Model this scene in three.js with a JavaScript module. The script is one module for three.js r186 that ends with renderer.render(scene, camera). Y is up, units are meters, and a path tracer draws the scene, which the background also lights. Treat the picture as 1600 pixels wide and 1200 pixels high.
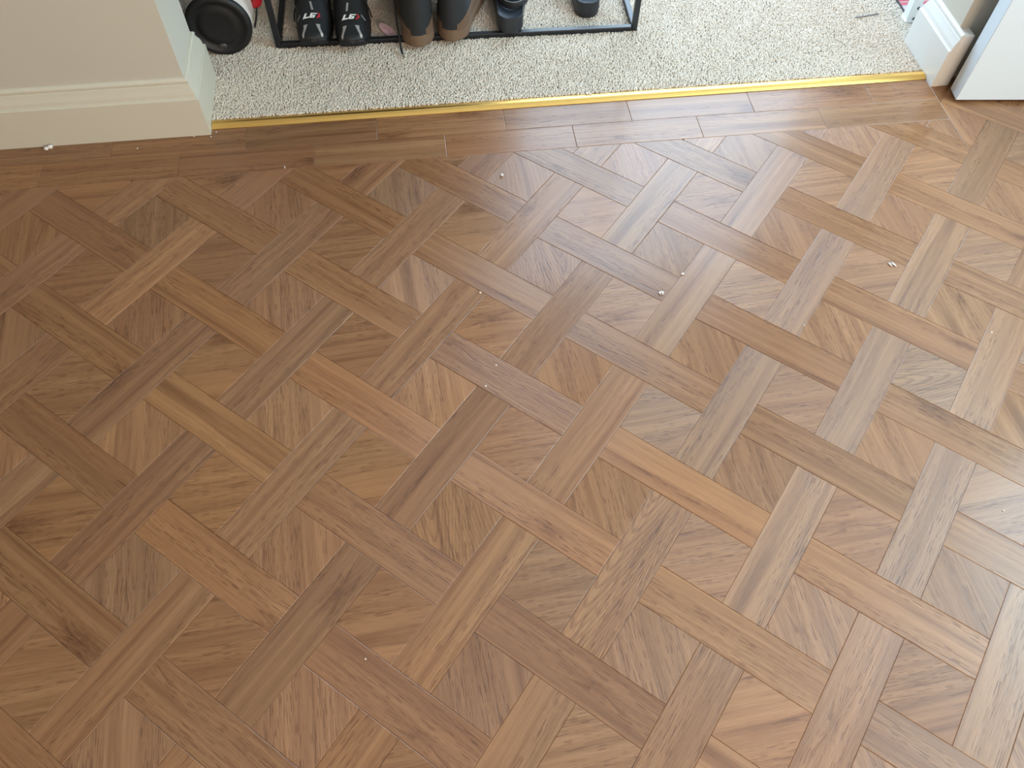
import * as THREE from 'three';
import { RoundedBoxGeometry } from 'three/addons/geometries/RoundedBoxGeometry.js';
import { mergeGeometries, toCreasedNormals } from 'three/addons/utils/BufferGeometryUtils.js';
import { RectAreaLightUniformsLib } from 'three/addons/lights/RectAreaLightUniformsLib.js';

RectAreaLightUniformsLib.init();
const scene = new THREE.Scene();

// ---------------------------------------------------------------- camera
const camera = new THREE.PerspectiveCamera(50.585, 4 / 3, 0.05, 40);
{
  const r = new THREE.Vector3(0.9922, 0.0144, 0.1240), u = new THREE.Vector3(0.0967, 0.5388, -0.8368), f = new THREE.Vector3(0.0789, -0.8423, -0.5332);
  const m = new THREE.Matrix4().makeBasis(r, u, f.clone().negate());
  camera.quaternion.setFromRotationMatrix(m);
  camera.position.set(-0.3919, 1.3027, 1.6151);
}
scene.add(camera);

// ---------------------------------------------------------------- daylight
// A glazed front door at the back of the hall, a sunlit window behind the camera and a window in the right hand wall of the room.
const renderer = new THREE.WebGLRenderer({ antialias: true });
renderer.toneMapping = THREE.LinearToneMapping;
renderer.toneMappingExposure = 1.0;
renderer.shadowMap.enabled = true;
scene.background = new THREE.Color(0.75, 0.86, 1.0);

const HALL_GLASS = { x0: -0.02, x1: 1.06, y0: 0.1, y1: 1.7, z: -0.85 };
const BACK_GLASS = { x0: 0.1, x1: 1.6, y0: 0.85, y1: 2.1, z: 4.21 };
const ROOM_GLASS = { z0: 0.4, z1: 2.0, y0: 0.85, y1: 2.2, x: 1.86 };
function daylight(w, h, x, y, z, tx, ty, tz, color, intensity) {
  const l = new THREE.RectAreaLight(color, intensity, w, h);
  l.position.set(x, y, z); l.lookAt(tx, ty, tz); l.castShadow = true;
  scene.add(l);
}
daylight(1.08, 1.6, 0.52, 0.9, -0.84, 0.52, 0.9, 5, new THREE.Color(0.58, 0.79, 1.0), 8.2);
daylight(1.5, 1.25, 0.85, 1.475, 4.19, 0.85, 1.475, -5, new THREE.Color(1.0, 0.75, 0.55), 12.2);
daylight(1.6, 1.35, 1.84, 1.525, 1.2, -5, 1.525, 1.2, new THREE.Color(0.52, 0.84, 1.0), 9.9);

// ---------------------------------------------------------------- helpers
let seed = 12345;
const rnd = () => { seed = (seed * 1664525 + 1013904223) >>> 0; return seed / 4294967296; };
function hash2(a, b, c = 0) {
  let h = (Math.imul(a | 0, 374761393) + Math.imul(b | 0, 668265263) + Math.imul(c | 0, 1274126177)) | 0;
  h = Math.imul(h ^ (h >>> 13), 1274126177); h ^= h >>> 16;
  return (h >>> 0) / 4294967296;
}
function vnoise(x, y, s = 0) {
  const xi = Math.floor(x), yi = Math.floor(y); let fx = x - xi, fy = y - yi;
  fx = fx * fx * (3 - 2 * fx); fy = fy * fy * (3 - 2 * fy);
  const a = hash2(xi, yi, s), b = hash2(xi + 1, yi, s), c = hash2(xi, yi + 1, s), d = hash2(xi + 1, yi + 1, s);
  return a + (b - a) * fx + (c - a) * fy + (a - b - c + d) * fx * fy;
}
const fbm = (x, y, s, n = 3) => { let v = 0, a = 0.5, t = 0; for (let i = 0; i < n; i++) { v += a * vnoise(x, y, s + i * 17); t += a; a *= 0.5; x *= 2.03; y *= 2.03; } return v / t; };
const sm = (a, b, x) => { const t = Math.min(1, Math.max(0, (x - a) / (b - a))); return t * t * (3 - 2 * t); };
const clamp = (x, a, b) => Math.min(b, Math.max(a, x));
const lerp = (a, b, t) => a + (b - a) * t;
function shadowed(o) { o.traverse(c => { if (c.isMesh) { c.castShadow = true; c.receiveShadow = true; } }); return o; }
const used = {};
function numbered(n) { const k = used[n] = (used[n] ?? -1) + 1; return k ? `${n}_${String(k).padStart(3, '0')}` : n; }
function mesh(name, geo, mat, parent) { const m = new THREE.Mesh(geo, mat); m.name = name; m.castShadow = m.receiveShadow = true; if (parent) parent.add(m); return m; }
function thing(name, label, category, pos = [0, 0, 0], group) {
  const g = new THREE.Group(); g.name = numbered(name); g.position.set(...pos); g.userData = { label, category };
  if (group) g.userData.group = group;
  scene.add(g); return g;
}
function structure(name, label, category) { const g = new THREE.Group(); g.name = name; g.userData = { kind: 'structure', label, category }; scene.add(g); return g; }
function box(x0, x1, y0, y1, z0, z1) { const g = new THREE.BoxGeometry(x1 - x0, y1 - y0, z1 - z0); g.translate((x0 + x1) / 2, (y0 + y1) / 2, (z0 + z1) / 2); return g; }
function rbox(x0, x1, y0, y1, z0, z1, r) { const g = new RoundedBoxGeometry(x1 - x0, y1 - y0, z1 - z0, 3, r); g.translate((x0 + x1) / 2, (y0 + y1) / 2, (z0 + z1) / 2); return g; }
// grid surface: fn(i/nu, j/nv) -> [x,y,z]
function surf(fn, nu, nv, wrapV = false) {
  const pos = [], uv = [], idx = [], cols = wrapV ? nv : nv + 1;
  for (let i = 0; i <= nu; i++) for (let j = 0; j < cols; j++) { pos.push(...fn(i / nu, j / nv)); uv.push(i / nu, j / nv); }
  for (let i = 0; i < nu; i++) for (let j = 0; j < nv; j++) {
    const a = i * cols + j, b = i * cols + (j + 1) % cols, c = a + cols, d = b + cols;
    idx.push(a, b, c, b, d, c);
  }
  const g = new THREE.BufferGeometry();
  g.setAttribute('position', new THREE.Float32BufferAttribute(pos, 3)); g.setAttribute('uv', new THREE.Float32BufferAttribute(uv, 2));
  g.setIndex(idx); g.computeVertexNormals(); return g;
}
function tube(pts, r, seg = 40, rad = 8) { return new THREE.TubeGeometry(new THREE.CatmullRomCurve3(pts.map(p => new THREE.Vector3(...p))), seg, r, rad); }
// moulding: profile [[out, y], ...] carried along a plan path [[x,z],...] with mitred corners; outward is to the right hand of travel
function moulding(path, prof) {
  const n = path.length, off = [];
  const nrm = i => { const [ax, az] = path[i], [bx, bz] = path[i + 1], l = Math.hypot(bx - ax, bz - az); return [-(bz - az) / l, (bx - ax) / l]; };
  for (let i = 0; i < n; i++) {
    const a = i ? nrm(i - 1) : nrm(i), b = i < n - 1 ? nrm(i) : a, d = 1 + a[0] * b[0] + a[1] * b[1];
    off.push([(a[0] + b[0]) / d, (a[1] + b[1]) / d]);
  }
  const pos = [], tri = (...p) => pos.push(...p.flat());
  const P = (i, k) => [path[i][0] + off[i][0] * prof[k][0], prof[k][1], path[i][1] + off[i][1] * prof[k][0]];
  for (let i = 0; i < n - 1; i++) for (let k = 0; k < prof.length - 1; k++) { tri(P(i, k), P(i + 1, k), P(i, k + 1)); tri(P(i + 1, k), P(i + 1, k + 1), P(i, k + 1)); }
  for (const i of [0, n - 1]) for (let k = 1; k < prof.length - 1; k++) tri(P(i, 0), P(i, i ? k + 1 : k), P(i, i ? k : k + 1));
  const g = new THREE.BufferGeometry(); g.setAttribute('position', new THREE.Float32BufferAttribute(pos, 3));
  g.setAttribute('uv', new THREE.Float32BufferAttribute(new Float32Array(pos.length / 3 * 2), 2));
  return toCreasedNormals(g, 0.5);
}

// ---------------------------------------------------------------- textures
function dataTex(w, h, fn, srgb) {
  const d = new Uint8Array(w * h * 4);
  for (let y = 0; y < h; y++) for (let x = 0; x < w; x++) { const c = fn(x, y), o = (y * w + x) * 4; d[o] = c[0]; d[o + 1] = c[1]; d[o + 2] = c[2]; d[o + 3] = 255; }
  const t = new THREE.DataTexture(d, w, h, THREE.RGBAFormat);
  t.wrapS = t.wrapT = THREE.RepeatWrapping; t.magFilter = THREE.LinearFilter; t.minFilter = THREE.LinearMipmapLinearFilter; t.generateMipmaps = true;
  if (srgb) t.colorSpace = THREE.SRGBColorSpace;
  t.needsUpdate = true; return t;
}
// oak: u along the grain (1.2 m over the width), v across (0.6 m over the height)
const WU = 1.2, WV = 0.6, TW = 2048, TH = 1024;
const knots = [];
for (let i = 0; i < 12; i++) knots.push([rnd() * WU, rnd() * WV, 0.004 + rnd() * 0.007, rnd()]);
function oakField(u, v, kind) {
  let warp = 0.012 * (fbm(u * 2.2, v * 5, 3, 2) - 0.5) + 0.003 * (vnoise(u * 11, v * 22, 9) - 0.5), dark = 0;
  for (const [ku, kv, kr, kt] of knots) {
    let du = u - ku, dv = v - kv; if (du > WU / 2) du -= WU; if (du < -WU / 2) du += WU;
    const q = (du * du) / (kr * kr * 16) + (dv * dv) / (kr * kr * 2.2);
    if (q < 9) { warp += Math.sign(dv) * kr * 0.9 * Math.exp(-q * 0.6); dark += (kt > 0.45 ? 0.55 : 0.3) * Math.exp(-q * 0.9 - 0.35 * Math.max(0, vnoise(u * 160, v * 300, 77) * 3 - 1)); }
  }
  const w = v + warp;
  let band = fbm(u * 1.1, w * 42, 21 + kind, 3);
  let ring = 0;
  if (kind === 1) {                          // flat sawn hearts: nested arches down the middle of each board
    const cell = Math.floor(v / 0.12), vc = (cell + 0.5) * 0.12 + 0.02 * (hash2(cell, 5) - 0.5), dv = (w - vc) / 0.05;
    const s = (u + hash2(cell, 8)) * 26 + 8 * Math.sqrt(dv * dv + 0.04) + 1.6 * fbm(u * 6, v * 14, 31, 2);
    const f = s - Math.floor(s);
    ring = sm(0.45, 0.95, f) * (1 - sm(0.95, 1, f)) * (0.45 + 0.55 * Math.exp(-dv * dv * 1.2));
    band = lerp(band, 0.5, 0.35);
  }
  const line = vnoise(u * 3.2, w * 190, 41 + kind);
  const fib = 0.6 * vnoise(u * 26, w * 700, 51) + 0.4 * vnoise(u * 90, w * 1400, 53);
  const pore = sm(0.62, 0.80, vnoise(u * 62, w * 950, 61)) * sm(0.28, 0.66, vnoise(u * 4, w * 60, 63));
  const streak = sm(0.68, 0.92, fbm(u * 2.4, w * 60, 71 + kind * 5, 2)) * 0.9;
  return { band, ring, line, fib, pore, streak, dark };
}
function oakTex(kind) {
  return dataTex(TW, TH, (x, y) => {
    const u = x / TW * WU, v = y / TH * WV, o = oakField(u, v, kind);
    let t = 0.62 + 0.32 * (o.band - 0.5) + 0.17 * (o.line - 0.5) + 0.20 * (o.fib - 0.5) - 0.22 * o.pore - 0.20 * o.streak - 0.2 * o.ring - o.dark * 0.6;
    t = clamp(t, 0.0, 1.05);
    const warm = 0.5 + 0.9 * (fbm(u * 2, v * 9, 91 + kind, 2) - 0.5);
    return [clamp(84 + 112 * t, 0, 255), clamp(42 + 104 * t + 4 * (0.5 - warm) * 2, 0, 255), clamp(14 + 88 * t - 9 * (warm - 0.5), 0, 255)];
  }, true);
}
const oakA = oakTex(0), oakB = oakTex(1);
const oakBump = dataTex(TW, TH, (x, y) => {
  const u = x / TW * WU, v = y / TH * WV, o = oakField(u, v, 0);
  const h = 165 + 70 * (o.fib - 0.5) + 40 * (o.line - 0.5) - 85 * o.pore - 40 * o.dark - 25 * o.streak;
  return [clamp(h, 0, 255), clamp(h, 0, 255), clamp(h, 0, 255)];
});
const paintBump = dataTex(256, 256, (x, y) => { const h = 128 + 70 * (fbm(x / 9, y / 9, 5, 3) - 0.5); return [h, h, h]; });

// ---------------------------------------------------------------- materials
const std = o => new THREE.MeshStandardMaterial(o);
const phys = o => new THREE.MeshPhysicalMaterial(o);
const lin = (r, g, b) => new THREE.Color().setRGB(r, g, b);
const M = {
  wall: std({ color: lin(0.58, 0.535, 0.45), roughness: 0.85 }),
  hallWall: std({ color: lin(0.55, 0.55, 0.56), roughness: 0.85 }),
  ceiling: std({ color: lin(0.8, 0.79, 0.77), roughness: 0.9 }),
  gloss: phys({ color: lin(0.65, 0.60, 0.49), roughness: 0.32, bumpMap: paintBump, bumpScale: 0.0002 }),  // the dim, warm light on the left skirting is put into this colour
  door: phys({ color: lin(0.70, 0.77, 0.82), roughness: 0.4 }),
  trim: phys({ color: lin(0.76, 0.745, 0.70), roughness: 0.32, bumpMap: paintBump, bumpScale: 0.0002 }),  // same skirting paint as gloss, with brighter, cooler right-side light in its colour
  brass: phys({ color: lin(0.86, 0.53, 0.16), metalness: 1, roughness: 0.38 }),
  black: std({ color: lin(0.012, 0.012, 0.013), roughness: 0.42 }),
};
// stains of the boards: lightness steps times hue, on straight or arched figure
const LIGHT = { D: 0.83, d: 0.91, m: 0.98, l: 1.05, L: 1.13 }, HUE = { n: [1, 1, 1], r: [1.015, 0.972, 0.95], y: [1.025, 1.0, 0.94], g: [0.97, 1.0, 1.03] };
const woodCache = {};
function wood(code) {                        // e.g. 'dr', 'Ly', 'mnC' (C = arched figure)
  if (!woodCache[code]) {
    const k = LIGHT[code[0]] * 0.89, h = HUE[code[1]];
    woodCache[code] = phys({ color: lin(h[0] * k, h[1] * k, h[2] * k), map: code[2] ? oakB : oakA, bumpMap: oakBump, bumpScale: 0.0006, roughness: 0.42, anisotropy: 0.65, anisotropyRotation: Math.PI / 2, clearcoat: 0.22, clearcoatRoughness: 0.14, ior: 1.66 });
  }
  return woodCache[code];
}

// ---------------------------------------------------------------- room shell
{
  const wl = structure('wall_left', 'warm white painted wall left of the carpeted opening', 'wall');
  mesh('plaster', box(-4.2, -0.905, 0, 2.4, -0.165, 0), M.wall, wl);
  const wr = structure('wall_right', 'white painted wall behind the open door', 'wall');
  mesh('plaster', box(0.905, 2.0, 0, 2.4, -0.13, 0), M.wall, wr);
  const wh = structure('wall_front', 'wall above the wide carpeted opening', 'wall');
  mesh('plaster', box(-0.905, 0.905, 2.08, 2.4, -0.165, 0), M.wall, wh);
  const side = structure('wall_side', 'outer walls of the wood floored room', 'wall');
  mesh('plaster', box(-4.35, -4.2, 0, 2.4, -2.0, 4.35), M.wall, side);
  { const K = BACK_GLASS;
    mesh('plaster', box(-4.35, K.x0, 0, 2.4, 4.2, 4.35), M.wall, side); mesh('plaster', box(K.x1, 2.05, 0, 2.4, 4.2, 4.35), M.wall, side);
    mesh('plaster', box(K.x0, K.x1, 0, K.y0, 4.2, 4.35), M.wall, side); mesh('plaster', box(K.x0, K.x1, K.y1, 2.4, 4.2, 4.35), M.wall, side); }
  // the wall with the window
  const G = ROOM_GLASS;
  mesh('plaster', box(1.85, 2.0, 0, G.y0, 0, 4.2), M.wall, side);
  mesh('plaster', box(1.85, 2.0, G.y1, 2.4, 0, 4.2), M.wall, side);
  mesh('plaster', box(1.85, 2.0, G.y0, G.y1, 0, G.z0), M.wall, side);
  mesh('plaster', box(1.85, 2.0, G.y0, G.y1, G.z1, 4.2), M.wall, side);
  const back = structure('wall_hall', 'walls at the back of the carpeted hall', 'wall');
  const H = HALL_GLASS;
  mesh('plaster', box(-4.2, H.x0 - 0.08, 0, 2.4, H.z - 0.18, H.z - 0.03), M.hallWall, back);
  mesh('plaster', box(H.x1 + 0.08, 2.0, 0, 2.4, H.z - 0.18, H.z - 0.03), M.hallWall, back);
  mesh('plaster', box(H.x0 - 0.08, H.x1 + 0.08, 2.08, 2.4, H.z - 0.18, H.z - 0.03), M.hallWall, back);
  mesh('plaster', box(1.9, 2.0, 0, 2.4, -1.05, -0.13), M.hallWall, back);
  const ce = structure('ceiling', 'white ceiling', 'ceiling');
  mesh('plaster', box(-4.35, 2.05, 2.4, 2.5, -2.0, 4.35), M.ceiling, ce);
  // windows
  const pane = std({ color: lin(0.6, 0.68, 0.75), roughness: 0.6, emissive: lin(0.82, 0.92, 1.0), emissiveIntensity: 0.4 });
  const w1 = structure('window_1', 'white framed window in the right hand wall of the room', 'window');
  mesh('pane', box(G.x + 0.03, G.x + 0.04, G.y0, G.y1, G.z0, G.z1), pane, w1);
  for (const [a, b] of [[G.z0, G.z0 + 0.05], [(G.z0 + G.z1) / 2 - 0.03, (G.z0 + G.z1) / 2 + 0.03], [G.z1 - 0.05, G.z1]]) mesh('window_frame', box(G.x + 0.0, G.x + 0.06, G.y0, G.y1, a, b), M.gloss, w1);
  const N = BACK_GLASS;
  const w3 = structure('window_2', 'white framed window in the wall facing the opening', 'window');
  mesh('pane', box(N.x0, N.x1, N.y0, N.y1, N.z + 0.03, N.z + 0.04), pane, w3);
  for (const [a, b] of [[N.x0, N.x0 + 0.05], [(N.x0 + N.x1) / 2 - 0.03, (N.x0 + N.x1) / 2 + 0.03], [N.x1 - 0.05, N.x1]]) mesh('window_frame', box(a, b, N.y0, N.y1, N.z, N.z + 0.06), M.gloss, w3);
  const d2 = structure('door_2', 'glazed front door at the back of the hall', 'door');
  mesh('pane', box(H.x0, H.x1, H.y0, H.y1, H.z - 0.02, H.z - 0.01), pane, d2);
  mesh('door_frame', box(H.x0 - 0.08, H.x0, 0, 2.08, H.z - 0.05, H.z), M.gloss, d2);
  mesh('door_frame', box(H.x1, H.x1 + 0.08, 0, 2.08, H.z - 0.05, H.z), M.gloss, d2);
  mesh('door_frame', box(H.x0, H.x1, 0, H.y0, H.z - 0.05, H.z), M.gloss, d2);
  mesh('door_frame', box(H.x0, H.x1, H.y1, 2.08, H.z - 0.05, H.z), M.gloss, d2);
}
// skirting boards
const skProf = [[0, 0], [0.0195, 0], [0.0195, 0.0985], [0.0180, 0.1005], [0.0155, 0.1008], [0.0150, 0.1040], [0.0146, 0.1080], [0.0136, 0.1140], [0.0120, 0.1195], [0.0098, 0.1240], [0.0082, 0.1275], [0.0082, 0.1300], [0.0066, 0.1306], [0.0064, 0.1340], [0.0076, 0.1362], [0.0068, 0.1400], [0.0040, 0.1432], [0, 0.1440]];
{
  const bl = structure('baseboard_left', 'white moulded skirting board wrapping the end of the left wall', 'skirting');
  mesh('skirting_board', moulding([[-4.2, 0], [-0.905, 0], [-0.905, -0.165], [-4.2, -0.165]], skProf), M.gloss, bl);
  const br = structure('baseboard_right', 'white moulded skirting board lining the right side of the opening', 'skirting');
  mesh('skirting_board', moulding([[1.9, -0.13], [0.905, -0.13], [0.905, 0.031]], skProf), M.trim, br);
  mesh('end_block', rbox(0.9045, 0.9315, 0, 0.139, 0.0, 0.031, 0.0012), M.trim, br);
  const bs = structure('baseboard_hall', 'white skirting board along the back of the hall', 'skirting');
  mesh('skirting_board', moulding([[-4.2, HALL_GLASS.z - 0.03], [HALL_GLASS.x0 - 0.08, HALL_GLASS.z - 0.03]], skProf), M.gloss, bs);
}
// open door on the right
{
  const d = structure('door_1', 'white flush door folded back against the right wall', 'door');
  const g = new THREE.Group();
  const leaf = mesh('door_leaf', rbox(0, 0.76, 0.009, 1.99, -0.044, 0, 0.0014), M.door, d);
  leaf.position.set(0.9185, 0, 0.0975); leaf.rotation.y = -0.105;
}

// ---------------------------------------------------------------- wood floor
const A = [0.7501, 0.6613], B = [-0.6613, 0.7501], ORG = [-0.4216, 0.7107], PITCH = 0.1905, S = 0.6;
const cut = k => { const f = Math.floor(k / 2); return (f + (k - 2 * f) * S) * PITCH; };
const toXZ = (a, b) => [ORG[0] + a * A[0] + b * B[0], ORG[1] + a * A[1] + b * B[1]];
function clip(poly, nx, nz, d) {              // keep nx*x + nz*z >= d
  const out = [];
  for (let i = 0; i < poly.length; i++) {
    const p = poly[i], q = poly[(i + 1) % poly.length], a = nx * p[0] + nz * p[1] - d, b = nx * q[0] + nz * q[1] - d;
    if (a >= 0) out.push(p);
    if ((a >= 0) !== (b >= 0)) { const t = a / (a - b); out.push([p[0] + (q[0] - p[0]) * t, p[1] + (q[1] - p[1]) * t]); }
  }
  return out;
}
const area = p => { let s = 0; for (let i = 0; i < p.length; i++) { const q = p[(i + 1) % p.length]; s += p[i][0] * q[1] - q[0] * p[i][1]; } return s / 2; };
function inset(p, d) {
  const n = p.length, out = [];
  for (let i = 0; i < n; i++) {
    const a = p[(i + n - 1) % n], b = p[i], c = p[(i + 1) % n];
    let e1 = [b[0] - a[0], b[1] - a[1]], e2 = [c[0] - b[0], c[1] - b[1]];
    const l1 = Math.hypot(...e1), l2 = Math.hypot(...e2); const n1 = [-e1[1] / l1, e1[0] / l1], n2 = [-e2[1] / l2, e2[0] / l2];
    const k = Math.max(0.3, 1 + n1[0] * n2[0] + n1[1] * n2[1]);
    out.push([b[0] + d * (n1[0] + n2[0]) / k, b[1] + d * (n1[1] + n2[1]) / k]);
  }
  return out;
}
// one floor piece with eased edges; grain along (gx, gz), texture origin shifted at random
function pieceGeo(poly, gx, gz, ou, ov, lift = 0) {
  let p = poly.filter((q, i) => { const r = poly[(i + 1) % poly.length]; return Math.hypot(q[0] - r[0], q[1] - r[1]) > 1e-4; });
  if (p.length < 3 || Math.abs(area(p)) < 2e-5) return null;
  if (area(p) < 0) p = p.reverse();
  const o = inset(p, 0.00016), t = inset(p, 0.0010), n = p.length, pos = [], uv = [], nor = [], idx = [];
  const put = (q, y, N) => { pos.push(q[0], y, q[1]); uv.push((q[0] * gx + q[1] * gz) / WU, (-q[0] * gz + q[1] * gx) / WV); nor.push(...N); return pos.length / 3 - 1; };
  const top = t.map(q => put(q, lift, [0, 1, 0]));
  for (let i = 1; i < n - 1; i++) idx.push(top[0], top[i + 1], top[i]);
  for (let i = 0; i < n; i++) {
    const j = (i + 1) % n, ex = p[j][0] - p[i][0], ez = p[j][1] - p[i][1], l = Math.hypot(ex, ez), nx = ez / l, nz = -ex / l;
    const N = [nx * 0.55, 0.835, nz * 0.55], N2 = [nx, 0, nz];
    const a = put(t[i], lift, N), b = put(t[j], lift, N), c = put(o[i], lift - 0.0005, N), d = put(o[j], lift - 0.0005, N);
    idx.push(a, b, c, b, d, c);
    const e = put(o[i], lift - 0.0005, N2), f = put(o[j], lift - 0.0005, N2), g = put(o[i], -0.0045, N2), h = put(o[j], -0.0045, N2);
    idx.push(e, f, g, f, h, g);
  }
  for (const [k, off] of [[0, ou], [1, ov]]) {                 // keep the piece inside one tile of the figure
    let lo = 1e9, hi = -1e9; for (let i = k; i < uv.length; i += 2) { lo = Math.min(lo, uv[i]); hi = Math.max(hi, uv[i]); }
    const sh = off * Math.max(0, 1 - (hi - lo)) - lo; for (let i = k; i < uv.length; i += 2) uv[i] += sh;
  }
  const g = new THREE.BufferGeometry();
  g.setAttribute('position', new THREE.Float32BufferAttribute(pos, 3)); g.setAttribute('normal', new THREE.Float32BufferAttribute(nor, 3)); g.setAttribute('uv', new THREE.Float32BufferAttribute(uv, 2));
  g.setIndex(idx); return g;
}
const floor = structure('floor', 'oak basket weave plank floor with a two board border along the opening', 'floor');
const RX0 = -4.2, RX1 = 1.85, RZ0 = 0.1535, RZ1 = 4.2;
const far = {};
// tones read from the photograph: a piece's column and row in half pitches, and its stain
const toneOf = {};
for (const e of `7,-13 dg;-7,-3 mr;5,-11 mn;3,-9 mn;1,-7 mg;-1,-5 ln;-3,-3 mn;-5,-1 dn;7,-9 mg;-7,1 Ly;5,-7 mn;-9,3 dn;3,-5 mn;1,-3 dr;-1,-1 mr;-3,1 dn;9,-7 Lg;-5,3 Dr;7,-5 dg;5,-3 mg;3,-1 ly;1,1 Dr;-1,3 mn;-3,5 Dr;9,-3 mg;7,-1 ln;5,1 lyC;3,3 ly;1,5 Dn;-1,7 mn;11,-1 lg;9,1 ln;7,3 mn;5,5 mn;5,-13 mn;3,-11 dn;1,-9 dg;-1,-7 dn;-3,-5 dr;-5,-3 dr;7,-11 mn;-7,-1 mn;5,-9 mn;-9,1 Dr;3,-7 mn;1,-5 dn;-1,-3 mn;-3,-1 mn;9,-9 mn;-5,1 my;7,-7 mn;-7,3 dy;5,-5 dr;3,-3 mn;1,-1 dr;-1,1 lr;-3,3 my;9,-5 mn;-5,5 Dr;7,-3 dn;5,-1 Ly;3,1 Ly;1,3 mr;-1,5 Ln;11,-3 ln;-3,7 dn;9,-1 Ln;7,1 Ln;5,3 Dr;3,5 dr;1,7 dn;11,1 dn;-1,9 dn;0,0 Ly;2,2 myC;6,-2 dn;4,-4 mn;-2,-2 ln;-2,6 dg;0,4 mr;-2,2 ly;-6,2 dr;-8,0 Dg;-4,0 mr;-4,4 my;2,-2 my;4,0 my;6,2 mn;8,0 ln;10,-2 Dy;4,4 dr;2,6 mr;0,8 mg;8,-4 lg;6,-6 ln;-6,-2 mn;0,-4 mnC;-8,2 dr;-6,0 Dn;-4,-2 dn;-4,2 my;-2,0 dr;2,0 mr;0,2 my;-2,4 my;4,2 dg;6,0 Lg;8,-2 mr;10,0 dr;8,2 Ln;0,-2 ly;6,-4 mn;4,-2 mg;2,4 dr;0,6 dn;-6,4 dn;10,-4 mn;6,4 lg;-4,6 dy;6,-8 mn;8,-10 mn`.split(';')) { const [k, v] = e.split(' '); toneOf[k + ',0'] = v; }
function addPiece(name, poly, gx, gz, key, mIdx) {
  const h = hash2(key[0], key[1], key[2]);
  const g = pieceGeo(poly, gx, gz, hash2(key[0], key[1], key[2] + 7), hash2(key[0], key[1], key[2] + 13), (h - 0.5) * 0.0003);
  if (!g) return;
  let cx = 0, cz = 0; for (const p of poly) { cx += p[0] / poly.length; cz += p[1] / poly.length; }
  const k = toneOf[key.join()] ?? mIdx;
  if (cx > -1.62 && cx < 1.3 && cz < 1.8) mesh(name, g, wood(k), floor); else (far[k] ??= []).push(g);
}
mesh('subfloor', box(RX0, RX1, -0.02, -0.0044, 0.0, RZ1), std({ color: lin(0.05, 0.03, 0.018), roughness: 0.9 }), floor);
function roomClip(poly) {
  poly = clip(poly, 1, 0, RX0); if (poly.length) poly = clip(poly, -1, 0, -RX1); if (poly.length) poly = clip(poly, 0, -1, -RZ1);
  return poly;
}
const pick = (a, b, c) => ['d', 'm', 'm', 'm', 'l'][Math.floor(hash2(a, b, c + 31) * 5)] + 'nnryg'[Math.floor(hash2(a, b, c + 43) * 5)] + (hash2(a, b, c + 57) < 0.12 ? 'C' : '');
const EDGE = 0.884;
function patternPiece(name, a0, a1, b0, b1, gx, gz, key) {
  let poly = roomClip([toXZ(a0, b0), toXZ(a1, b0), toXZ(a1, b1), toXZ(a0, b1)]);
  if (poly.length < 3) return;
  // left of the end of the border boards the pattern stops at the border, right of it at the wall
  const l = clip(clip(poly, -1, 0, -EDGE), 0, 1, RZ0), r = clip(clip(poly, 1, 0, EDGE), 0, 1, 0.001);
  const lo = Math.max(...poly.map(p => p[0])), hi = Math.min(...poly.map(p => p[0])), zmin = Math.min(...poly.map(p => p[1]));
  if (lo <= EDGE) poly = clip(poly, 0, 1, RZ0);
  else if (hi >= EDGE) poly = clip(poly, 0, 1, 0.001);
  else if (zmin < RZ0) {
    if (r.length > 2) addPiece(name, r, gx, gz, [...key.slice(0, 2), key[2] + 100], pick(...key));
    poly = l;
  }
  if (poly.length > 2) addPiece(name, poly, gx, gz, key, pick(...key));
}
const r2 = Math.SQRT1_2;
for (let i = -24; i <= 32; i++) for (let j = -16; j <= 38; j++) {
  const c = toXZ((i + 0.5) * PITCH, (j + 0.5) * PITCH);
  if (c[0] < RX0 - 0.3 || c[0] > RX1 + 0.3 || c[1] < -0.3 || c[1] > RZ1 + 0.3) continue;
  // square at cell (2i, 2j)
  const V = ((i + j) % 2 + 2) % 2 === 0;
  const ga = V ? [(A[0] + B[0]) * r2, (A[1] + B[1]) * r2] : [(A[0] - B[0]) * r2, (A[1] - B[1]) * r2];
  patternPiece('square_block', cut(2 * i), cut(2 * i + 1), cut(2 * j), cut(2 * j + 1), ga[0], ga[1], [2 * i, 2 * j, 0]);
  // strip over crossing (2i+1, 2j+1)
  const p = 2 * i + 1, q = 2 * j + 1;
  if ((((p + q) % 4) + 4) % 4 === 0) patternPiece('plank', cut(p - 1), cut(p + 2), cut(q), cut(q + 1), A[0], A[1], [p, q, 0]);
  else patternPiece('plank', cut(p), cut(p + 1), cut(q - 1), cut(q + 2), B[0], B[1], [p, q, 0]);
}
for (let row = 0; row < 2; row++) for (let k = -15; k < 4; k++) {
  const x0 = Math.max(RX0, (row ? -0.0363 : 0.1108) + k * 0.305), x1 = EDGE - x0 < 0.34 ? EDGE : x0 + 0.305;
  if (x1 - x0 < 0.04) continue;
  addPiece('border_plank', [[x0, row ? 0.0777 : 0.001], [x1, row ? 0.0777 : 0.001], [x1, row ? RZ0 : 0.0777], [x0, row ? RZ0 : 0.0777]], 1, 0, [k, row, 500], pick(k, row, 500));
}
for (const k of Object.keys(far)) { const m = mesh('floor_planks', mergeGeometries(far[k]), wood(k), floor); m.userData.kind = 'stuff'; }

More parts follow.
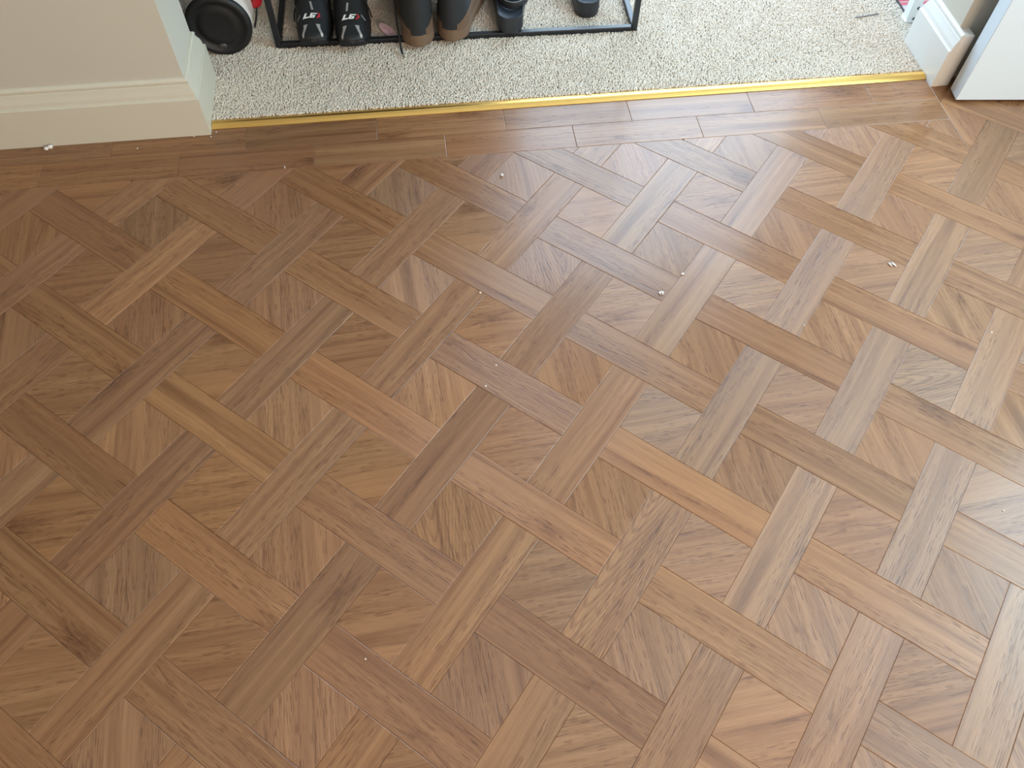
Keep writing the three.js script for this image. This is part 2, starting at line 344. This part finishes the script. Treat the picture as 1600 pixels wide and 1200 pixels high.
// brass threshold strip
{
  const pr = [[-0.0285, 0.0005], [-0.0285, 0.0022], [-0.0262, 0.0040], [-0.0225, 0.0062], [-0.0185, 0.0072], [-0.0178, 0.0068], [-0.0166, 0.0076], [-0.0128, 0.0079], [-0.0092, 0.0076], [-0.0080, 0.0068], [-0.0072, 0.0072], [-0.0032, 0.0058], [0.0006, 0.0030], [0.0024, 0.0014], [0.0024, 0.0005]];
  const g = surf((s, t) => { const i = Math.min(pr.length - 1, Math.round(t * (pr.length - 1))); return [lerp(-0.8845, 0.8845, s), pr[i][1], pr[i][0]]; }, 1, pr.length - 1);
  const bar = thing('threshold_strip', 'polished brass threshold strip between wood floor and carpet', 'threshold strip');
  mesh('strip', toCreasedNormals(g.toNonIndexed(), 0.35), M.brass, bar);
}

// ---------------------------------------------------------------- carpet
{
  const base = structure('floor_hall', 'carpeted floor of the hall', 'floor');
  mesh('underlay', box(-4.2, 1.9, -0.02, 0.001, -1.75, -0.001), std({ color: lin(0.55, 0.5, 0.44), roughness: 1 }), base);
  const cm = std({ color: lin(0.69, 0.61, 0.515), roughness: 1 });
  const tg = new THREE.IcosahedronGeometry(1, 0);
  const X0 = -1.02, X1 = 1.06, Z0 = -0.62, Z1 = -0.027, ST = 0.0042;
  const nx = Math.floor((X1 - X0) / ST), nz = Math.floor((Z1 - Z0) / ST), list = [], o = new THREE.Object3D(), mats = [], cols = [];
  for (let i = 0; i < nx; i++) for (let j = 0; j < nz; j++) {
    const x = X0 + (i + 0.5 + (rnd() - 0.5) * 0.9) * ST, z = Z0 + (j + 0.5 + (rnd() - 0.5) * 0.9) * ST;
    if ((x < -0.887 && z > -0.186) || (x > 0.887 && z > -0.150)) continue;
    if (x > 0.935 && z < -0.27) continue;
    const lean = fbm(x * 14, z * 14, 3, 2);
    o.position.set(x, 0.0032 + 0.0016 * (vnoise(x * 60, z * 60, 8) - 0.5) + 0.001 * rnd(), z);
    o.rotation.set((rnd() - 0.5) * 1.0 + (lean - 0.5) * 1.4, rnd() * 6.28, (rnd() - 0.5) * 1.0);
    const s = 0.8 + 0.5 * rnd(); o.scale.set(0.0026 * s, 0.0042 * s, 0.0026 * s); o.updateMatrix(); mats.push(o.matrix.clone());
    cols.push(0.88 + 0.2 * rnd());
  }
  const im = new THREE.InstancedMesh(tg, cm, mats.length); im.name = 'carpet_pile';
  const c = new THREE.Color();
  mats.forEach((m, i) => { im.setMatrixAt(i, m); im.setColorAt(i, c.setRGB(cols[i], cols[i], cols[i])); });
  im.castShadow = im.receiveShadow = true; im.userData = { kind: 'stuff', label: 'pale cream twist pile carpet in the hall', category: 'carpet' };
  scene.add(im);
}
const CY = 0.007;                                   // top of the carpet pile

// ---------------------------------------------------------------- shoe rack
{
  const FL = [-0.736, -0.292], FR = [0.186, -0.270], D = 0.36, t = 0.0072;
  const dx = FR[0] - FL[0], dz = FR[1] - FL[1], L = Math.hypot(dx, dz);
  const rk = thing('shoe_rack', 'black square tube metal shoe rack standing on the carpet', 'shoe rack', [FL[0], CY - 0.003, FL[1]]);
  rk.rotation.y = -Math.atan2(dz, dx);
  const m = phys({ color: lin(0.014, 0.015, 0.018), roughness: 0.35 });
  for (const x of [0, L]) for (const z of [0, -D]) mesh('post', rbox(x - t, x + t, 0, 0.8, z - t, z + t, 0.002), m, rk);
  for (const y of [0, 0.26, 0.52, 0.785]) {
    for (const z of [0, -D]) mesh('rail', rbox(t, L - t, y, y + 2 * t, z - t, z + t, 0.002), m, rk);
    for (const x of [0, L]) mesh('side_rail', rbox(x - t, x + t, y, y + 2 * t, -D + t, -t, 0.002), m, rk);
  }
}

// ---------------------------------------------------------------- shoes
// superellipse lofts: t runs from the near tip to the far end, phi round the section
const spow = (c, e) => Math.sign(c) * Math.pow(Math.abs(c), e);
function loft({ L, w, bot, top, ex = 0.8, ey = 0.8, cx = () => 0 }) {
  const at = (t, phi) => {
    const W = w(t), y0 = bot(t), y1 = top(t), c = Math.cos(phi), s = Math.sin(phi);
    const yy = s >= 0 ? y0 + (y1 - y0) * spow(s, ey) : y0;
    return [cx(t) + W * spow(c, ex), yy, -t * L];
  };
  const nrm = (t, phi) => {
    const e = 1e-3, a = at(Math.max(1e-4, t - e), phi), b = at(Math.min(1, t + e), phi), c = at(t, phi - e), d = at(t, phi + e);
    const u = new THREE.Vector3(b[0] - a[0], b[1] - a[1], b[2] - a[2]), v = new THREE.Vector3(d[0] - c[0], d[1] - c[1], d[2] - c[2]);
    const n = v.cross(u).normalize(); if (n.y < -0.2) n.negate(); return n;
  };
  return { at, nrm, L, w, cx, ex,
    geo: (n = 44, k = 48) => surf((i, j) => { if (i === 0 || i === 1) { const y0 = bot(i), y1 = top(i); return [cx(i), lerp(y0, y1, 0.45), -i * L]; } return at(Math.pow(i, 1.5) * 0.999 + 0.0005, j * Math.PI * 2); }, n, k, true),
    phiOf: (t, x) => { const q = clamp((x - cx(t)) / w(t), -0.995, 0.995); return Math.acos(spow(q, 1 / ex)); } };
}
// flat piece laid on a loft; outline in metres [x, distance from the tip], lifted by h
function onLoft(lf, outline, h = 0.0009) {
  const sh = new THREE.Shape(outline.map(p => new THREE.Vector2(p[0], p[1])));
  const g = new THREE.ShapeGeometry(sh), P = g.attributes.position;
  for (let i = 0; i < P.count; i++) {
    const t = clamp(P.getY(i) / lf.L, 0.002, 0.998), phi = lf.phiOf(t, P.getX(i)), a = lf.at(t, phi), n = lf.nrm(t, phi);
    P.setXYZ(i, a[0] + n.x * h, a[1] + n.y * h, a[2] + n.z * h);
  }
  const e = g.toNonIndexed(); e.computeVertexNormals(); return e;
}
function stripOn(lf, x0, x1, t0, t1, h = 0.0009, n = 10, m = 10) {      // a band over the surface, bounds may be functions
  return surf((i, j) => {
    const d = lerp(t0, t1, i), xa = typeof x0 === 'function' ? x0(i) : x0, xb = typeof x1 === 'function' ? x1(i) : x1, t = clamp(d / lf.L, 0.002, 0.998), phi = lf.phiOf(t, lerp(xa, xb, j));
    const a = lf.at(t, phi), q = lf.nrm(t, phi); return [a[0] + q.x * h, a[1] + q.y * h, a[2] + q.z * h];
  }, n, m);
}
// ---- black cycling shoes, toes towards the room
{
  const upperM = std({ color: lin(0.012, 0.012, 0.013), roughness: 0.62 }), soleM = std({ color: lin(0.010, 0.010, 0.011), roughness: 0.5 });
  const silver = phys({ color: lin(0.42, 0.40, 0.38), metalness: 0.3, roughness: 0.45 }), white = std({ color: lin(0.85, 0.82, 0.78), roughness: 0.5 }), red = std({ color: lin(0.5, 0.02, 0.035), roughness: 0.5 });
  const strapM = std({ color: lin(0.02, 0.02, 0.022), roughness: 0.8 });
  const w = t => (0.0445 - 0.0145 * Math.pow(1 - Math.min(1, t / 0.30), 1.3)) * Math.pow(Math.min(1, t / 0.045 + 0.02), 0.42) * (1 - 0.2 * sm(0.42, 0.72, t) + 0.05 * sm(0.75, 0.95, t)) * Math.pow(1 - sm(0.9, 1.02, t) * 0.6, 1);
  const up = loft({ L: 0.285, w, bot: t => 0.014 + 0.016 * Math.pow(1 - Math.min(1, t / 0.22), 2), top: t => 0.034 + 0.018 * Math.pow(Math.min(1, t / 0.14), 0.6) + 0.062 * sm(0.06, 0.6, t), ex: 0.78, ey: 0.72 });
  const sl = loft({ L: 0.288, w: t => w(t) + 0.0015, bot: t => 0.002 + 0.014 * Math.pow(1 - Math.min(1, t / 0.25), 2), top: t => 0.017 + 0.016 * Math.pow(1 - Math.min(1, t / 0.22), 2), ex: 0.7, ey: 0.3 });
  const L1 = [[-0.0205, 0], [-0.0155, 0.0], [-0.0045, 0.0], [-0.0028, 0.0034], [-0.0126, 0.0034], [-0.0085, 0.0125], [-0.0138, 0.0125]];
  const G1 = [[-0.0028, 0], [0.0088, 0], [0.0122, 0.0072], [0.0040, 0.0072], [0.0027, 0.0044], [0.0064, 0.0044], [0.0058, 0.0030], [0.0022, 0.0030], [0.0052, 0.0096], [0.0150, 0.0096], [0.0162, 0.0125], [0.0012, 0.0125], [-0.0030, 0.0030]];
  const R1 = [[0.0160, -0.0008], [0.0240, 0.0062], [0.0205, 0.0133], [0.0170, 0.0133], [0.0188, 0.0065], [0.0128, -0.0008]];
  const make = (label, x, z, turn, mir) => {
    const g = thing('cycling_shoe', label, 'shoe', [x, CY + 0.0120, z], 'cycling shoes on the rack'); g.rotation.set(-0.045, turn, 0, 'YXZ');
    const u = mesh('upper', up.geo(), upperM, g); mesh('sole', sl.geo(), soleM, g);
    const at0 = 0.050;
    const logo = mesh('logo', mergeGeometries([L1, G1].map(p => onLoft(up, p.map(([a, b]) => [a - 0.001, at0 + b])))), white, u); logo.userData.label = 'white slanted LG lettering';
    const ch = mesh('logo_mark', onLoft(up, R1.map(([a, b]) => [a - 0.001, at0 + b])), red, u); ch.userData.label = 'red arrow mark';
    for (const s of [-1, 1]) { const p = mesh('toe_patch', stripOn(up, i => s * lerp(0.0255, 0.0135, i) - 0.0035 * s, i => s * lerp(0.0275, 0.021 - 0.004 * Math.sin(i * 3), i), 0.005, 0.034), silver, u); p.userData.label = 'silver reflective toe patch'; }
    mesh('vamp_patch', stripOn(up, i => mir * (-0.006) + mir * 0.004 * i - 0.004, i => mir * (-0.006) + mir * 0.004 * i + 0.001, 0.070, 0.089), silver, u);
    mesh('side_patch', onLoft(up, [[0.027, 0.062], [0.0355, 0.058], [0.036, 0.0615], [0.0265, 0.0665]].map(p => [p[0] * mir, p[1]])), silver, u);
    for (const [d0, d1] of [[0.104, 0.126], [0.142, 0.164]]) mesh('strap', stripOn(up, -0.040, 0.040, d0, d1, 0.0022), strapM, g);
    mesh('strap_end', tube(mir > 0 ? [[0.040, 0.05, -0.135], [0.047, 0.042, -0.115], [0.051, 0.035, -0.095]] : [[-0.040, 0.05, -0.135], [-0.0475, 0.04, -0.11], [-0.048, 0.03, -0.088]], 0.0018, 12, 6), strapM, g);
    return g;
  };
  make('black cycling shoe with LG logo, nearest to the round black canister', -0.6415, -0.246, 0.0, -1);
  make('black cycling shoe with LG logo, beside the pink tag', -0.5445, -0.231, 0.0, 1);
}
// ---- dark trainers with brown soles, heels towards the room
{
  const dark = std({ color: lin(0.017, 0.018, 0.020), roughness: 0.8 }), brown = std({ color: lin(0.135, 0.078, 0.046), roughness: 0.7 }), soleM = std({ color: lin(0.165, 0.100, 0.060), roughness: 0.75 });
  const L = 0.29;
  const w = t => 0.0425 * Math.pow(Math.sin(Math.min(1, t / 0.17 + 0.004) * Math.PI / 2), 0.5) * (1 - 0.05 * Math.sin(clamp((t - 0.15) / 0.35, 0, 1) * Math.PI) + 0.14 * sm(0.4, 0.72, t)) * Math.sqrt(Math.max(0.0, 1 - Math.pow(clamp((t - 0.76) / 0.24, 0, 1), 2.4)));
  // plan outline: a = 0 at the heel, pi at the toe, negative on the left
  const plan = (a, s) => { const t = 0.5 - 0.5 * Math.cos(a); return [Math.sign(Math.sin(a)) * w(t) * s, -L * (0.5 + (t - 0.5) * (0.94 + 0.06 * s))]; };
  const rim = t => 0.150 - 0.098 * sm(0.42, 0.92, t);
  const wall = (a, v, out = 0) => { const t = 0.5 - 0.5 * Math.cos(a), y = lerp(0.026, rim(t), v), s = 0.955 - 0.03 * v - 0.10 * v * v + out / 0.042, p = plan(a, s); return [p[0], y, p[1] + out * Math.cos(a)]; };
  const vAt = (a, y) => { const t = 0.5 - 0.5 * Math.cos(a); return clamp((y - 0.026) / (rim(t) - 0.026), 0, 1); };
  const upperG = surf((i, j) => wall(lerp(-Math.PI, Math.PI, i), j), 96, 14);
  const lidG = surf((i, j) => { const a = lerp(-Math.PI, Math.PI, i), p = wall(a, 1), q = [0, lerp(p[1], 0.06, 0.6), p[2]]; return [lerp(p[0], 0, j), p[1] - (0.5 - 0.5 * Math.cos(a) < 0.5 ? 0.02 * sm(0, 0.4, j) : -0.012 * j * (1 - 0.3 * j)), p[2]]; }, 96, 8);
  const soleG = surf((i, j) => { const a = lerp(-Math.PI, Math.PI, i), k = [[0, 0.0], [0.93, 0.0], [0.985, 0.004], [1, 0.012], [1.0, 0.026], [0.985, 0.0305], [0.93, 0.031]], q = j * 6, n = Math.min(5, Math.floor(q)), s = lerp(k[n][0], k[n + 1][0], q - n), p = plan(a, s); return [p[0], lerp(k[n][1], k[n + 1][1], q - n), p[1]]; }, 96, 18);
  const panelG = sd => surf((i, j) => {                       // brown panel from the heel strip forward along the side
    const a = sd * lerp(0.30, 1.75, i), yt = lerp(0.046, 0.068, sm(0, 0.35, i)) - 0.012 * sm(0.5, 1, i);
    return wall(a, vAt(a, lerp(0.027, yt, j)), 0.0011);
  }, 36, 5);
  const make = (label, x, z, turn) => {
    const g = thing('trainer', label, 'shoe', [x, CY + 0.0158, z], 'dark trainers on the rack'); g.rotation.set(-0.045, turn, 0, 'YXZ');
    const u = mesh('upper', upperG, dark, g); mesh('insole', lidG, dark, g);
    const s = mesh('sole', soleG, soleM, g); s.userData.label = 'brown rubber sole';
    for (const sd of [-1, 1]) { const p = mesh('side_panel', panelG(sd), brown, u); p.userData.label = 'brown side panel'; }
    return g;
  };
  const a = make('dark grey trainer with brown sole and a loose black lace', -0.3785, -0.228, 0.03);
  const lace = mesh('lace', tube([[-0.047, 0.13, -0.10], [-0.0500, 0.085, -0.072], [-0.0500, 0.04, -0.05], [-0.0485, 0.020, -0.03], [-0.0470, -0.006, -0.002], [-0.0445, -0.0095, 0.0095]], 0.0027, 40, 8), std({ color: lin(0.01, 0.01, 0.01), roughness: 0.8 }), a);
  mesh('aglet', tube([[-0.0445, -0.0095, 0.0095], [-0.0437, -0.0098, 0.016], [-0.0430, -0.0100, 0.021]], 0.0020, 6, 8), phys({ color: lin(0.75, 0.68, 0.6), metalness: 0.7, roughness: 0.35 }), lace);
  make('dark grey trainer with brown sole turned askew beside the clog', -0.3010, -0.244, -0.31);
}
// ---- unseen boxes added on the upper tiers to keep hall light off the left
{
  const bm = std({ color: lin(0.05, 0.045, 0.042), roughness: 0.9 });
  const tier = ['lower', 'middle', 'top'];
  [0.26, 0.52, 0.785].forEach((y, n) => { for (let k = 0; k < 3; k++) {
    const b = thing('shade_box', `dark unseen box added to block hall light, on the ${tier[n]} shelf of the shoe rack`, 'box', [-0.62 + 0.202 * k, CY - 0.003 + y + 0.0145, -0.462 + 0.005 * k], `added boxes on the ${tier[n]} shelf`);
    mesh('body', rbox(-0.097, 0.097, 0, 0.205, -0.16, 0.16, 0.006), bm, b); mesh('lid', rbox(-0.099, 0.099, 0.206, 0.24, -0.162, 0.162, 0.005), bm, b);
  } });
}
// ---- rubber clogs, heels towards the room
{
  const rub = std({ color: lin(0.020, 0.022, 0.027), roughness: 0.5 }), bed = std({ color: lin(0.026, 0.032, 0.042), roughness: 0.38 }), trim = std({ color: lin(0.2, 0.2, 0.19), roughness: 0.45 });
  const L = 0.28;
  const w = t => 0.0335 * Math.pow(Math.sin(Math.min(1, t / 0.11 + 0.03) * Math.PI / 2), 0.42) * (1 + 0.42 * sm(0.1, 0.65, t)) * Math.sqrt(Math.max(0.02, 1 - Math.pow(clamp((t - 0.76) / 0.245, 0, 1), 2.4)));
  const yb = t => 0.0, yt = t => 0.040 - 0.006 * sm(0.2, 0.7, t);
  const make = (label, x, y, z, turn, strapOn) => {
    const g = thing('clog', label, 'clog', [x, CY + y, z], 'rubber clogs on the rack'); g.rotation.set(y ? -0.045 : 0, turn, 0, 'YXZ');
    // body: outer wall up, over a rounded rim, down to the footbed
    const prof = [[0.90, 0], [0.97, 0.006], [1.0, 0.02], [0.99, 1.0], [0.965, 1.06], [0.93, 1.06], [0.905, 1.0]];
    mesh('sole', surf((i, j) => {
      const k = j * (prof.length - 1), a = Math.floor(Math.min(k, prof.length - 2)), f = k - a, s = lerp(prof[a][0], prof[a + 1][0], f), h = prof[a][1] < 0.05 && a < 2 ? lerp(prof[a][1], prof[a + 1][1], f) : lerp(a === 2 ? 0.02 : prof[a][1] * yt(0), prof[a + 1][1] * yt(0), f);
      const th = i * Math.PI * 2, c = Math.cos(th), sn = Math.sin(th), t = clamp(0.5 - 0.5 * spow(c, 0.9), 0.001, 0.999);
      return [Math.sign(sn || 1) * w(t) * s * (Math.abs(sn) < 1e-6 ? 0 : 1), h, -L * (0.5 + (t - 0.5) * (0.97 + 0.03 * s)) + 0];
    }, 120, 18), rub, g);
    const fb = mesh('footbed', surf((i, j) => { const t = lerp(0.006, 0.994, Math.pow(i, 1.3)), q = 2 * j - 1; return [q * w(t) * 0.93, yt(t) - 0.006 + 0.0055 * q * q, -t * L]; }, 48, 12), bed, g);
    // closed front with its opening edge
    mesh('vamp', surf((i, j) => { const t = lerp(0.43, 0.985, i), ph = j * Math.PI, W = w(t), H = 0.036 + 0.034 * Math.sqrt(Math.max(0, 1 - Math.pow((t - 0.45) / 0.55, 2))); return [W * spow(Math.cos(ph), 0.75), 0.012 + (H) * spow(Math.sin(ph), 0.7), -t * L]; }, 24, 24), rub, g);
    if (strapOn) {
      const path = a => { const s = Math.sin(a), c = Math.cos(a); return [0.043 * c + 0.008, 0.052 - 0.006 * s, -0.118 + 0.066 * s]; };
      mesh('heel_strap', surf((i, j) => {
        const a = i * Math.PI, p = path(a), q = [[-1, 0], [-1, 1], [1, 1], [1, 0], [-1, 0]], k = j * 4, n0 = Math.min(3, Math.floor(k)), f = k - n0;
        const o = lerp(q[n0][0], q[n0 + 1][0], f) * 0.0018, h = (lerp(q[n0][1], q[n0 + 1][1], f) - 0.5) * 0.019, s = Math.sin(a), c = Math.cos(a);
        return [p[0] + c * o, p[1] + h * 0.95, p[2] + s * o];
      }, 40, 8), rub, g);
      mesh('strap_trim', tube([...Array(15)].map((_, i) => { const p = path(i / 14 * Math.PI); return [p[0], p[1] + 0.0095, p[2]]; }), 0.0011, 60, 6), trim, g);
      for (const s of [-1, 1]) { const r = new THREE.CylinderGeometry(0.007, 0.007, 0.004, 16); r.rotateZ(Math.PI / 2); r.translate(0.008 + s * 0.0435, 0.052, -0.118); mesh('rivet', r, rub, g); }
    }
    return g;
  };
  make('dark rubber clog with its heel strap up, standing over the rack rail', -0.1425, 0.0132, -0.264, -0.10, true);
  make('dark rubber clog set back behind the rack rail', 0.0705, 0.0, -0.331, -0.12, true);
}
// ---- canister lying behind the wall end
{
  const g = thing('canister', 'pale canister with round black end cap lying behind the left wall', 'canister', [-0.864, CY - 0.001, -0.268]);
  const R = 0.079, blk = std({ color: lin(0.009, 0.009, 0.010), roughness: 0.55 });
  const lathe = (pts, seg = 64) => { const q = new THREE.LatheGeometry(pts.map(p => new THREE.Vector2(p[0], p[1])), seg); q.rotateX(Math.PI / 2); q.translate(0, R, 0); return q; };
  const cap = mesh('end_cap', lathe([[0, -0.008], [0.028, -0.008], [0.031, -0.005], [0.046, -0.005], [0.049, -0.009], [0.060, -0.009], [0.064, -0.001], [0.073, 0.0], [R, -0.005], [R, -0.013], [0.07, -0.014]]), blk, g);
  cap.userData.label = 'black ringed end cap';
  mesh('body', lathe([[0.0, -0.013], [R - 0.001, -0.0135], [R - 0.001, -0.22], [0.065, -0.235], [0, -0.237]]), std({ color: lin(0.62, 0.56, 0.50), roughness: 0.5 }), g);
  const bd = mesh('badge', new THREE.SphereGeometry(0.008, 20, 12), phys({ color: lin(0.06, 0.055, 0.05), roughness: 0.3 }), cap);
  bd.position.set(-0.006, R - 0.056, -0.008); bd.scale.set(1.4, 1, 0.5);
  const red = phys({ color: lin(0.48, 0.012, 0.02), roughness: 0.3 });
  mesh('handle', tube([[0.066, 0.128, -0.10], [0.083, 0.122, -0.092], [0.093, 0.103, -0.086], [0.091, 0.086, -0.086], [0.080, 0.078, -0.092]], 0.0115, 30, 14), red, g);
  mesh('handle_strap', tube([[0.088, 0.080, -0.088], [0.085, 0.065, -0.06], [0.080, 0.055, -0.03]], 0.0025, 12, 8), blk, g);
}
// ---- small things
{
  // pink tag leaning against the lace
  const sh = new THREE.Shape(); sh.absellipse(0, 0, 0.031, 0.0115, 0, Math.PI * 2);
  const eg = new THREE.ExtrudeGeometry(sh, { depth: 0.005, bevelEnabled: true, bevelSize: 0.001, bevelThickness: 0.001, bevelSegments: 2, curveSegments: 24 });
  eg.rotateX(-Math.PI / 2);
  const t = thing('pink_tag', 'small pale pink oval tag lying beside the black lace', 'tag', [-0.4560, CY + 0.0015, -0.322]);
  t.rotation.set(0.25, -0.88, 0.0);
  const body = mesh('card', eg, std({ color: lin(0.72, 0.5, 0.56), roughness: 0.6 }), t);
  const pu = std({ color: lin(0.42, 0.25, 0.42), roughness: 0.6 });
  for (const [x, z, l, a] of [[-0.012, 0.001, 0.012, 0.3], [0.002, -0.002, 0.01, -0.5], [0.012, 0.002, 0.009, 0.6]]) { const b = mesh('printed_mark', new THREE.BoxGeometry(l, 0.0004, 0.0016), pu, body); b.position.set(x, 0.0062, z); b.rotation.y = a; }
  const e = mesh('tip', rbox(0.027, 0.037, 0.0005, 0.0055, -0.005, 0.005, 0.002), std({ color: lin(0.5, 0.38, 0.3), roughness: 0.6 }), t);
  // sliver on the carpet
  const s = thing('sliver', 'thin grey sliver lying on the bright carpet', 'sliver', [0.825, CY + 0.0005, -0.262]);
  s.rotation.y = 0.138; mesh('stick', rbox(-0.036, 0.036, 0, 0.0024, -0.0016, 0.0016, 0.0008), std({ color: lin(0.16, 0.15, 0.15), roughness: 0.7 }), s);
}
// ---- white post and red rug beyond the right skirting
{
  const p = thing('white_post', 'slim square white post beside the red striped rug', 'post', [0.9330, CY - 0.004, -0.2400]);
  const wm = phys({ color: lin(0.78, 0.79, 0.78), roughness: 0.35 });
  mesh('upright', rbox(-0.013, 0.013, 0.004, 1.0, -0.013, 0.013, 0.002), wm, p);
  mesh('foot', rbox(-0.016, 0.018, 0, 0.009, -0.015, 0.017, 0.003), wm, p);
  for (const y of [0.012, 0.042]) { const sc = new THREE.CylinderGeometry(0.004, 0.004, 0.003, 14); sc.rotateX(Math.PI / 2); sc.translate(0.0065, y, 0.0136); mesh('screw', sc, std({ color: lin(0.08, 0.08, 0.08), roughness: 0.5 }), p); }
  const r = thing('rug', 'red rug with pale stripes on the floor past the white post', 'rug', [0.935, 0.001, -0.262]);
  const cols = [[0.50, 0.42, 0.41], [0.52, 0.13, 0.15], [0.60, 0.33, 0.33], [0.50, 0.10, 0.12]];
  let z = 0; for (let i = 0; i < 26; i++) { const d = [0.036, 0.012, 0.006, 0.022][i % 4]; mesh('stripe', rbox(0.001, 0.7, 0, 0.008, z - d, z, 0.0012), std({ color: lin(...cols[i % 4]), roughness: 0.95 }), r); z -= d; }
  mesh('binding', rbox(-0.004, 0.001, 0, 0.0085, z, 0, 0.001), std({ color: lin(0.05, 0.045, 0.045), roughness: 0.9 }), r);
}
// ---- crumbs of plaster and sealant on the boards
{
  const cm = std({ color: lin(0.78, 0.72, 0.66), roughness: 0.8 });
  const crumb = (label, x, z, parts, group) => {
    const gs = parts.map(([dx, dz, sx, sy, sz, a]) => { const g = new THREE.IcosahedronGeometry(1, 1), P = g.attributes.position; for (let i = 0; i < P.count; i++) { const k = 0.8 + 0.4 * hash2(Math.round(P.getX(i) * 50), Math.round(P.getY(i) * 50), Math.round(P.getZ(i) * 50)); P.setXYZ(i, P.getX(i) * k * sx, P.getY(i) * k * sy + sy * 0.9, P.getZ(i) * k * sz); } g.rotateY(a); g.translate(dx, 0, dz); g.computeVertexNormals(); return g; });
    const m = mesh(numbered('crumb'), mergeGeometries(gs), cm, scene); m.position.set(x, 0.0002, z); m.userData = { label, category: 'crumb' }; if (group) m.userData.group = group;
  };
  crumb('round white crumb below the border boards', -0.2234, 0.2301, [[0, 0, 0.0035, 0.003, 0.0035, 0]]);
  crumb('forked white crumb in the middle of the floor', 0.062, 0.607, [[-0.003, 0, 0.0018, 0.0016, 0.0042, 0.3], [0.003, 0, 0.0018, 0.0016, 0.0042, -0.4], [0, -0.003, 0.004, 0.0016, 0.0018, 0]]);
  crumb('forked white crumb on the glossy boards toward the door', 0.5662, 0.5855, [[-0.004, 0, 0.0022, 0.002, 0.005, 0.3], [0.004, 0.001, 0.0024, 0.002, 0.0062, 0.5]]);
  crumb('short white crumb beside the forked crumb', 0.1175, 0.5616, [[0, 0, 0.0036, 0.0018, 0.0022, 0.5]]);
  crumb('tiny pale crumb on a dark knotted block', -0.3076, 0.5635, [[0, 0, 0.0024, 0.0016, 0.002, 0]]);
  crumb('thin pale sliver crumb at the edge of the border boards', -0.7121, 0.1496, [[0, 0, 0.001, 0.001, 0.005, 0.2]]);
  crumb('tan plaster lump against the left skirting board', -1.2524, 0.0291, [[-0.004, 0.002, 0.005, 0.004, 0.005, 0], [0.005, -0.001, 0.006, 0.005, 0.004, 0.5]]);
  crumb('pale crumb on the brass threshold strip', 0.02, -0.0245, [[-0.003, 0, 0.0035, 0.0022, 0.003, 0.2], [0.004, 0.001, 0.003, 0.002, 0.0028, 0]]);
  scene.getObjectByName('crumb_007').position.y = 0.0058;
  const spots = [[-0.925, 0.022], [-0.885, 0.028], [-0.874, 0.012], [-1.05, 0.05], [-0.32, 0.79], [-0.295, 0.745], [-0.56, 1.27], [0.70, 0.78], [0.33, 0.72], [0.55, 1.15]];
  spots.forEach(([x, z]) => crumb('tiny pale speck of grit on the boards', x, z, [[0, 0, 0.0012 + rnd() * 0.0008, 0.001, 0.0011 + rnd() * 0.0008, rnd() * 3]], 'specks of grit on the floor'));
}

shadowed(scene);
renderer.render(scene, camera);
